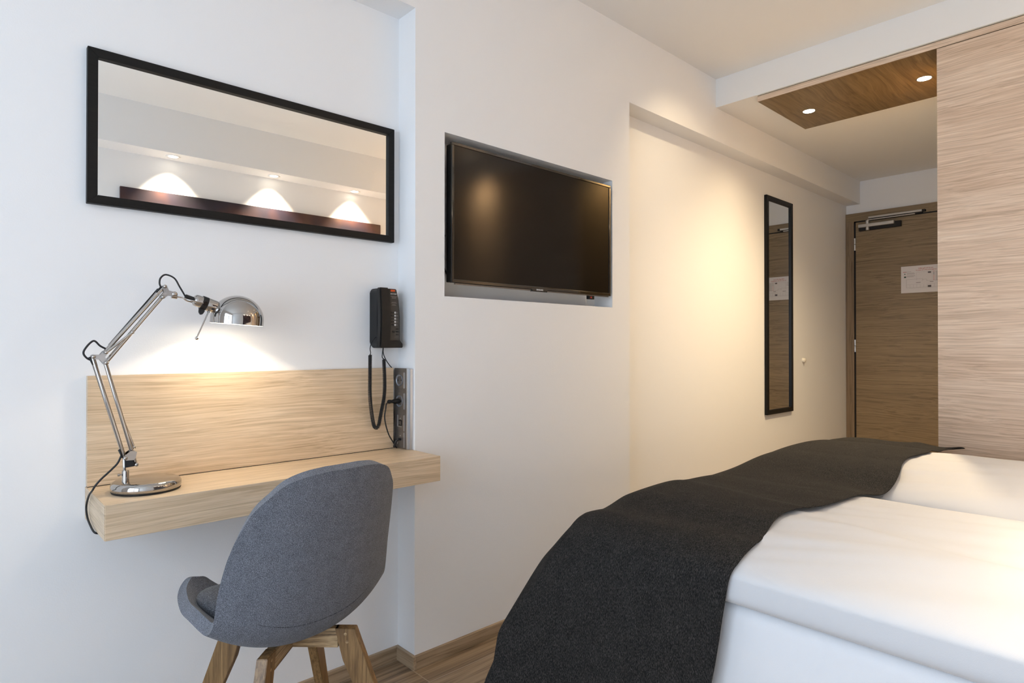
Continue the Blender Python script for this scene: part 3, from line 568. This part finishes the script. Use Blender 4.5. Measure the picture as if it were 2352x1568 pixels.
# ------------------------------------------------------------------ power strip on the return wall
ps = thing('power_outlet_strip', 'tall grey metal socket strip on the pillar side above the desk', 'power outlet', (XC, 1.835, .744))
xs = XC - .018
bm = bmesh.new(); box(bm, xs, XC - .001, 1.8015, 1.8770, .7445, 1.0215, .0008); obj('housing', bm, M['steelplate'], ps)
bm = bmesh.new(); box(bm, xs - .001, XC - .001, 1.7965, 1.8012, .7445, 1.0215, .0006); box(bm, xs + .006, XC - .001, 1.7850, 1.7925, .7445, 1.0205, .001); box(bm, xs + .003, XC - .001, 1.7930, 1.7960, .7445, 1.021); obj('side_profile', bm, M['steel'], ps)
for i, zc in enumerate((.980, .908, .833, .7745)):
    h = .0275 if i < 3 else .0265
    bm = bmesh.new(); box(bm, xs - .0016, xs + .001, 1.8180, 1.8650, zc - h, zc + h, .0006); md = obj('module', bm, M['steelplate'], ps)
    bm = bmesh.new(); box(bm, xs - .0026, xs, 1.8125, 1.8165, zc - h, zc + h, .0004); obj('module_clip', bm, M['steel'], ps)
    if i < 2:
        bm = bmesh.new(); lathe(bm, [(0, .0005), (.016, .0005), (.0185, .002), (.0195, .0042), (.0195, -.002), (0, -.002)], (xs - .001, 1.8415, zc), (-1, 0, 0), 32)
        box(bm, xs - .0045, xs - .001, 1.837, 1.846, zc - .018, zc - .015); box(bm, xs - .0045, xs - .001, 1.837, 1.846, zc + .015, zc + .018)
        sk = obj('socket', bm, M['socket'], ps, smooth=True, autosmooth=40)
        bm = bmesh.new()
        for s in (-1, 1): tube(bm, [(xs - .0018, 1.8415 + s * .0095, zc), (xs - .001, 1.8415 + s * .0095, zc)], .0026, 10)
        obj('socket_hole', bm, M['darkgap'], ps)
    elif i == 2:
        bm = bmesh.new(); box(bm, xs - .0034, xs, 1.826, 1.846, zc - .010, zc + .010, .001); obj('usb_port', bm, M['blackpl'], ps)
        bm = bmesh.new(); box(bm, xs - .0030, xs, 1.852, 1.856, zc - .012, zc + .026, .0004); box(bm, xs - .0030, xs, 1.828, 1.856, zc - .0145, zc - .012, .0003); ball(bm, (xs - .002, 1.836, zc + .015), .0018, 8); obj('usb_frame', bm, M['steel'], ps)
        bm = bmesh.new()
        for s in (-1, 1): box(bm, xs - .0038, xs - .003, 1.836 + s * .004 - .001, 1.836 + s * .004 + .001, zc - .006, zc + .006)
        obj('usb_contact', bm, M['steel'], ps)
    else:
        bm = bmesh.new(); tube(bm, [(xs - .001, 1.834, .776), (xs - .012, 1.834, .777), (xs - .020, 1.838, .768), (xs - .022, 1.843, .750)], .0042, 10, 6); obj('network_cable', bm, M['rubber'], ps, smooth=True)
        bm = bmesh.new(); box(bm, xs - .0030, xs, 1.853, 1.857, .758, .778, .0004); ball(bm, (xs - .002, 1.836, .788), .0018, 8); obj('port_marker', bm, M['steel'], ps)
pc = thing('power_cable', 'black plug and cable in the second socket of the wall strip', 'cable', (xs, 1.8415, .908))
bm = bmesh.new(); lathe(bm, [(0, .001), (.0085, .001), (.0095, .006), (.0085, .018), (.006, .026), (.0052, .034), (.0065, .036), (.0065, .043), (.004, .046), (0, .046)], (xs - .003, 1.8415, .908), (-1, 0, 0), 20); obj('plug', bm, M['blackpl'], pc, smooth=True, autosmooth=50)
bm = bmesh.new(); tube(bm, [(xs - .046, 1.8415, .908), (xs - .054, 1.8415, .900), (1.1150, 1.8400, .8841), (1.1110, 1.840, .859), (1.1150, 1.840, .8313), (1.1270, 1.840, .7962), (1.1450, 1.840, .7675), (1.1600, 1.842, .7470)], .0022, 10, 8); obj('cord', bm, M['rubber'], pc, smooth=True)

# ------------------------------------------------------------------ chair
CH = (.612, 1.457, 0)
chair = thing('desk_chair', 'grey tweed shell chair with splayed oak legs pushed up to the desk', 'chair', CH, 1.690)
prof = [(.212, .462, .120), (.210, .472, .150), (.200, .470, .170), (.16, .455, .195), (.08, .44, .214), (0, .435, .220), (-.075, .435, .222), (-.125, .448, .222), (-.163, .483, .219), (-.190, .54, .217), (-.217, .62, .212), (-.242, .70, .202), (-.268, .78, .180), (-.281, .82, .152), (-.289, .845, .128), (-.294, .860, .090), (-.296, .866, .045)]
DEP, SW, ZT, RISE = .814, .959, .838, .076
cps = catmull([Vector((a * DEP, .435 + (z - .435) * (ZT - .435) / (.862 - .435), h * SW)) for a, z, h in prof], 5)
def shell_pt(s, t, off=0.0):
    i = min(int(s), len(cps) - 2); fr = s - i; p = cps[i].lerp(cps[i + 1], fr)
    k = min(max(((s / (len(cps) - 1)) * 16 - 4.6) / 7, 0), 1); k = k * k * (3 - 2 * k) * .6 + k * .4
    a, z, h = p.x, p.y, p.z
    sf = s / (len(cps) - 1) * 16; q = (abs(t) * (min(1, h / .205) if sf > 8 else 1)) ** 2.2 * RISE
    q *= 1 + .30 * math.exp(-((sf - 7.4) / 2.8) ** 2)
    dn = cps[min(i + 1, len(cps) - 1)] - cps[max(i - 1, 0)]; n2 = Vector((-dn.y, dn.x)).normalized()  # outward (down/back)
    if s / (len(cps) - 1) < .05: f0 = s / (len(cps) - 1) / .05
    else: f0 = 1
    return Vector((a + k * q + n2.x * -off, -t * h, z + (1 - k) * q * (.62 + .38 * f0) + n2.y * -off))
bm = bmesh.new(); NS, NT = len(cps), 25; grid = []
for i in range(NS): grid.append([bm.verts.new(shell_pt(i, -1 + 2 * j / (NT - 1))) for j in range(NT)])
for i in range(NS - 1):
    for j in range(NT - 1): bm.faces.new((grid[i][j], grid[i + 1][j], grid[i + 1][j + 1], grid[i][j + 1]))
sh = obj('shell', bm, M['tweed'], chair, smooth=True, local=True)
md = sh.modifiers.new('s', 'SOLIDIFY'); md.thickness = .026; md.offset = 0
md = sh.modifiers.new('v', 'BEVEL'); md.width = .011; md.segments = 4; md.limit_method = 'ANGLE'; md.angle_limit = R(50)
md = sh.modifiers.new('u', 'SUBSURF'); md.levels = 1; md.render_levels = 2
# seam around the outer shell
bm = bmesh.new(); ctr = Vector((0, 0, .6)); pts = []
for j in range(33):
    t = -1 + 2 * j / 32; s = 41.5 + 4.0 * abs(t) ** 3
    p = shell_pt(s, t * .985); i = min(int(s), NS - 2); dn = cps[i + 1] - cps[i - 1]; n2 = Vector((dn.y, 0, -dn.x)).normalized()
    if n2.dot(Vector((-1, 0, -1))) < 0: n2 = -n2
    pts.append(p + Vector((n2.x, 0, n2.z)) * .0130)
tube(bm, pts, .0011, 6); obj('seam', bm, M['tweed_d'], chair, smooth=True, local=True)
# cushion
bm = bmesh.new(); n = 40; rings = []
for r_, z_ in ((0, .036), (.35, .036), (.62, .034), (.82, .028), (.94, .018), (1.0, .006), (.96, -.001), (.85, -.003), (0, -.003)):
    if r_ == 0: rings.append([bm.verts.new((.034, 0, .463 + z_ * 1.45))]); continue
    ring = []
    for k in range(n):
        a = 2 * math.pi * k / n; c_, s_ = math.cos(a), math.sin(a); e = (abs(c_) ** 2.6 + abs(s_) ** 2.6) ** (-1 / 2.6)
        x = .034 + .142 * r_ * c_ * e; y = .182 * r_ * s_ * e
        ring.append(bm.verts.new((x, y, (.457 + z_ * 1.45 + .006) + .052 * (abs(y) / .19) ** 2.2 + max(0, x) * .08)))
    rings.append(ring)
for a, b in zip(rings, rings[1:]):
    for k in range(n):
        k2 = (k + 1) % n
        if len(a) == 1: bm.faces.new((a[0], b[k2], b[k]))
        elif len(b) == 1: bm.faces.new((a[k], a[k2], b[0]))
        else: bm.faces.new((a[k], a[k2], b[k2], b[k]))
cu = obj('seat_cushion', bm, M['tweed_d'], chair, smooth=True, local=True); md = cu.modifiers.new('u', 'SUBSURF'); md.levels = 1; md.render_levels = 2
# cross frame and legs: built along local +x then turned
bang = R(-44) - 1.690
base_off = Matrix.Rotation(-1.690, 4, 'Z') @ Vector((.616 - .612, 1.446 - 1.457, 0))
ZB0, ZB1, RL, TH = .386, .431, .158, .022
for k in range(2):
    bm = bmesh.new(); box(bm, -RL + .04, RL - .04, -TH / 2, TH / 2, ZB0 + .0006 * k, ZB1 - .0006 * k, .0015)
    o = obj('rail', bm, M['chair_wood_x'], chair, local=True); o.location = base_off; o.rotation_euler = (0, 0, bang + k * math.pi / 2)
for k in range(4):
    bm = bmesh.new(); sp = math.tan(R(20.5)); W = .046
    xf = RL + ZB1 * sp * .97
    poly = [(RL, 0, ZB1), (RL - W - .002, 0, ZB1), (RL - W + .010, 0, ZB0), (RL - W + .018, 0, ZB0 - .030), (xf - .026, 0, 0), (xf, 0, 0)]
    prism(bm, poly, (0, -TH / 2 - .001, 0), (0, TH / 2 + .001, 0), .0012)
    o = obj('leg', bm, M['chair_wood'], chair, local=True); o.location = base_off; o.rotation_euler = (0, 0, bang + k * math.pi / 2)
    bm = bmesh.new()
    for s in (-1, 1):
        for dx, z in ((-.022, .4185), (-.018, .400)): tube(bm, [(RL + dx, s * (TH / 2 + .0006), z), (RL + dx, s * (TH / 2 + .0014), z)], .0035, 14)
    d = obj('dowel', bm, M['chair_wood_x'], o, local=True)
bm = bmesh.new(); lathe(bm, [(0, 0), (.05, 0), (.05, .004), (0, .004)], (base_off.x, base_off.y, .4305), seg=32); obj('swivel_plate', bm, M['blackfr'], chair, local=True)

# ------------------------------------------------------------------ bed
BX0, BX1, BY0, BY1 = 1.300, 3.10, YH + .03, 1.15
bed = thing('bed', 'white double bed with its foot towards the television wall', 'bed', ((BX0 + BX1) / 2, .2, 0))
def rbox(x0, x1, y0, y1, z0, z1, r): 
    b = bmesh.new(); box(b, x0, x1, y0, y1, z0, z1)
    bmesh.ops.bevel(b, geom=b.edges[:], offset=r, segments=5, affect='EDGES', profile=.5); return b
obj('mattress', rbox(BX0, BX1, BY0, BY1, .30, .523, .03), M['sheet'], bed, smooth=True)
obj('box_base', rbox(BX0 + .01, BX1 - .01, BY0, BY1 - .01, .10, .2985, .012), M['sheet'], bed, smooth=True)
for x in (BX0 + .1, BX1 - .1):
    for y in (BY0 + .12, BY1 - .12):
        bm = bmesh.new(); lathe(bm, [(0, 0), (.022, 0), (.027, .101), (0, .101)], (x, y, 0), seg=24); obj('leg', bm, M['blackfr'], bed, smooth=True, autosmooth=40)

def sup(xi, n): return max(0, 1 - abs(xi) ** n) ** (1 / n)
def fold(x, y, seed):
    a = noise.noise(Vector((x * 11 + y * 3.2 + seed, y * 1.1, seed))) * .009
    a += .007 * math.exp(-((y - .62) / .16) ** 2) * noise.noise(Vector((x * 22 + y * 9, y * 2, seed + 5)))
    b = noise.noise(Vector((x * 3.1 - y * 1.3, y * 1.7 + seed, 4))) * .006
    return (a + b) / (1 + math.exp((y - .68) * 30))
DV = [(1.270, 2.186, 'near'), (2.214, 3.128, 'far')]
ZM = .590
def top_z(x, y):
    best = .60
    for x0, x1, nm in DV:
        hw = (x1 - x0) / 2; cx = (x0 + x1) / 2; xi = (x - cx) / hw
        if abs(xi) < 1:
            hgt = (.068 if nm == 'near' else .085) + .012 * (x - 1.25) / 1.9
            z = ZM + hgt * sup(xi, 2.1) * min(1, sup((y - .17) / .97, 10) + .0) + fold(x, y, 3 if nm == 'near' else 8) * (1 - abs(xi) ** 4)
            if nm == 'near' : z -= .011 / (1 + math.exp(-(x - (1.52 + .22 * y)) * 110)) - .008
            best = max(best, z)
    return best
for x0, x1, nm in DV:
    bm = bmesh.new(); y0, y1 = YH + .04, 1.112; NX, NY = 220, 110; hw = (x1 - x0) / 2; cx = (x0 + x1) / 2; cyy = (y0 + y1) / 2; hy = (y1 - y0) / 2
    loops = []
    for j in range(NY + 1):
        v = -1 + 2 * j / NY; v = math.copysign(abs(v) ** .6, v) if abs(v) > 1e-9 else 0
        end = sup(v, 8); y = cyy + hy * v; ring = []
        for i in range(NX):
            a = 2 * math.pi * i / NX; c_, s_ = math.cos(a), math.sin(a); n = 2.1 if s_ > 0 else 6
            xi = math.copysign(abs(c_) ** (2 / n), c_); zi = math.copysign(abs(s_) ** (2 / n), s_)
            x = cx + hw * xi * (.93 + .07 * end)
            if zi > 0:
                tz = top_z(min(max(x, x0 + .0005), x1 - .0005), .2) if False else None
                hgt = (.068 if nm == 'near' else .085) + .012 * (x - 1.25) / 1.9
                z = ZM + hgt * zi * end + fold(x, y, 3 if nm == 'near' else 8) * min(1, zi * 1.3) * end
                if nm == 'near': z -= (.011 / (1 + math.exp(-(x - (1.52 + .22 * y)) * 110)) - .008) * zi * end
            else: z = ZM + .076 * zi * (.4 + .6 * end)
            if x > 1.30: z = max(z, .5245)
            ring.append(bm.verts.new((x, y, z)))
        loops.append(ring)
    for a, b in zip(loops, loops[1:]):
        for i in range(NX): bm.faces.new((a[i], a[(i + 1) % NX], b[(i + 1) % NX], b[i]))
    bm.faces.new(loops[0]); bm.faces.new(loops[-1][::-1])
    o = obj('duvet', bm, M['duvet'], origin=(cx, .2, .54), smooth=True)
    tag(o, 'near plump white duvet, its side hanging over the white mattress edge' if nm == 'near' else 'far plump white duvet, next to the wardrobe panel', 'duvet')

# throw across the foot
def near_prof(wy):
    """side profile points (x,z) from hem up to the top, wy 0 inner edge .. 1 foot"""
    A = [(1.250, .09), (1.249, .22), (1.249, .36), (1.253, .46), (1.258, .540), (1.259, .585)]
    for xi in (.985, .95, .89, .82, .755):
        A.append((1.728 - .468 * xi, .590 + .082 * (1 - xi ** 2.1) ** (1 / 2.1)))
    B = [(1.065, .06), (1.075, .22), (1.105, .33), (1.130, .41), (1.165, .49), (1.195, .545), (1.222, .578), (1.256, .606), (1.297, .630), (1.335, .642), (A[-1][0], A[-1][1] - .004)]
    return [(a[0] + (b[0] - a[0]) * wy ** 1.6, a[1] + (b[1] - a[1]) * wy) for a, b in zip(A, B)]
def smoothtop(x, y):
    zs = [top_z(x + dx, min(y, 1.04)) for dx in (-.06, -.03, 0, .03, .06)]
    z = max(top_z(x, min(y, 1.04)), sum(zs) / 5)
    return z
NWT, NFL = 34, 22; SN = 150
verts = []
bm = bmesh.new()
def throw_row(wy):
    row = []
    np_ = near_prof(wy); side = catmull([Vector((a, 0, c)) for a, c in np_], 6)
    zs0 = []
    for p in side:
        dep = max(0, (.62 - p.z) / .55)
        y = .655 + (1.125 - .655) * wy
        y += dep * (.062 + .055 * (1 - wy) + .115 * wy ** 2 * (1 - .5 * dep))
        y += .006 * math.sin(p.z * 13 + wy * 5)
        p = p - Vector((0, 0, .012 * max(0, (wy - .86) / .14) ** 2))
        row.append(Vector((p.x + .010 * dep * math.sin(wy * 9 + 1.2), y, p.z)))
    X1 = np_[-1][0]; xs_ = [X1 + (3.165 - X1) * i / 100 for i in range(1, 101)]
    for x in xs_:
        y_in = .655 + .018 * math.sin(x * 5.1) + .010 * math.sin(x * 13) - .03 * max(0, x - 2.9) / .25
        y_out = 1.125 - .03 * max(0, (x - 2.85) / .3) ** 2
        y = y_in + (y_out - y_in) * wy
        b = min(1, (x - X1) / .15); b = b * b * (3 - 2 * b)
        z = smoothtop(min(x, 3.08), y) + .008
        if 1.98 < x < 2.50:
            f = (x - 1.98) / .52; za = smoothtop(1.98, y); zb = smoothtop(2.50, y); f2 = f * f * (3 - 2 * f)
            z = max(za + (zb - za) * f2 + .008 - (.030 * (1 - wy) ** 2 + .003) * math.exp(-((f - .40) / .22) ** 2), z if wy < .12 else 0)
        z0 = np_[-1][1]
        z = z0 + (z - z0) * b
        z += .004 * noise.noise(Vector((x * 3, y * 5, 2))) * (1 - wy * .7)
        if x > 3.0: z = max(z, .672) + .007 * math.sin(y * 34) * (x - 3.0) / .165 * (1 if y < .8 else .3) - .012 * max(0, (x - 3.12) / .045) ** 2
        edge = max(0, (wy - .86) / .14); z -= .014 * edge ** 2
        row.append(Vector((x, y, z)))
    return row
rows = [throw_row(i / NWT) for i in range(NWT + 1)]
last = rows[-1]; prev = rows[-2]
for j in range(1, NFL + 1):
    q = j / NFL; row = []
    for i, p in enumerate(last):
        k = min(max((p.x - 1.20) / .16, 0), 1); k = k * k * (3 - 2 * k)
        L_ = .50 * q
        r_ = .03; th = min(L_ / r_, math.pi / 2)
        dy = r_ * math.sin(th); dz = -r_ * (1 - math.cos(th)) - max(0, L_ - r_ * math.pi / 2)
        dyy = dy + .012 * math.sin(p.x * 16) * q
        top = Vector((p.x, p.y + dyy, max(p.z + dz, .06)))
        dep = max(0, (.62 - p.z) / .55)
        f = math.sin(min(q * 2.2, 1) * math.pi / 2)
        sd = Vector((p.x + (.075 - .26 * min(dep, .42) + .10 * min(max(0, dep - .42), .2)) * f + .13 * max(0, q - .42), p.y + (.10 - .125 * min(dep, .56)) * f, max(p.z - .18 * q * (1 - dep * .8), .055)))
        row.append(sd.lerp(top, k))
    rows.append(row)
vs = [[bm.verts.new(p) for p in r] for r in rows]
for a, b in zip(vs, vs[1:]):
    for i in range(len(a) - 1): bm.faces.new((a[i], a[i + 1], b[i + 1], b[i]))
th_ = obj('bed_throw', bm, M['throw'], origin=(2.2, .9, .66), smooth=True)
tag(th_, 'charcoal woven throw laid across the foot of the white bed', 'blanket')
md = th_.modifiers.new('s', 'SOLIDIFY'); md.thickness = .004; md.offset = 1
md = th_.modifiers.new('u', 'SUBSURF'); md.levels = 1; md.render_levels = 1
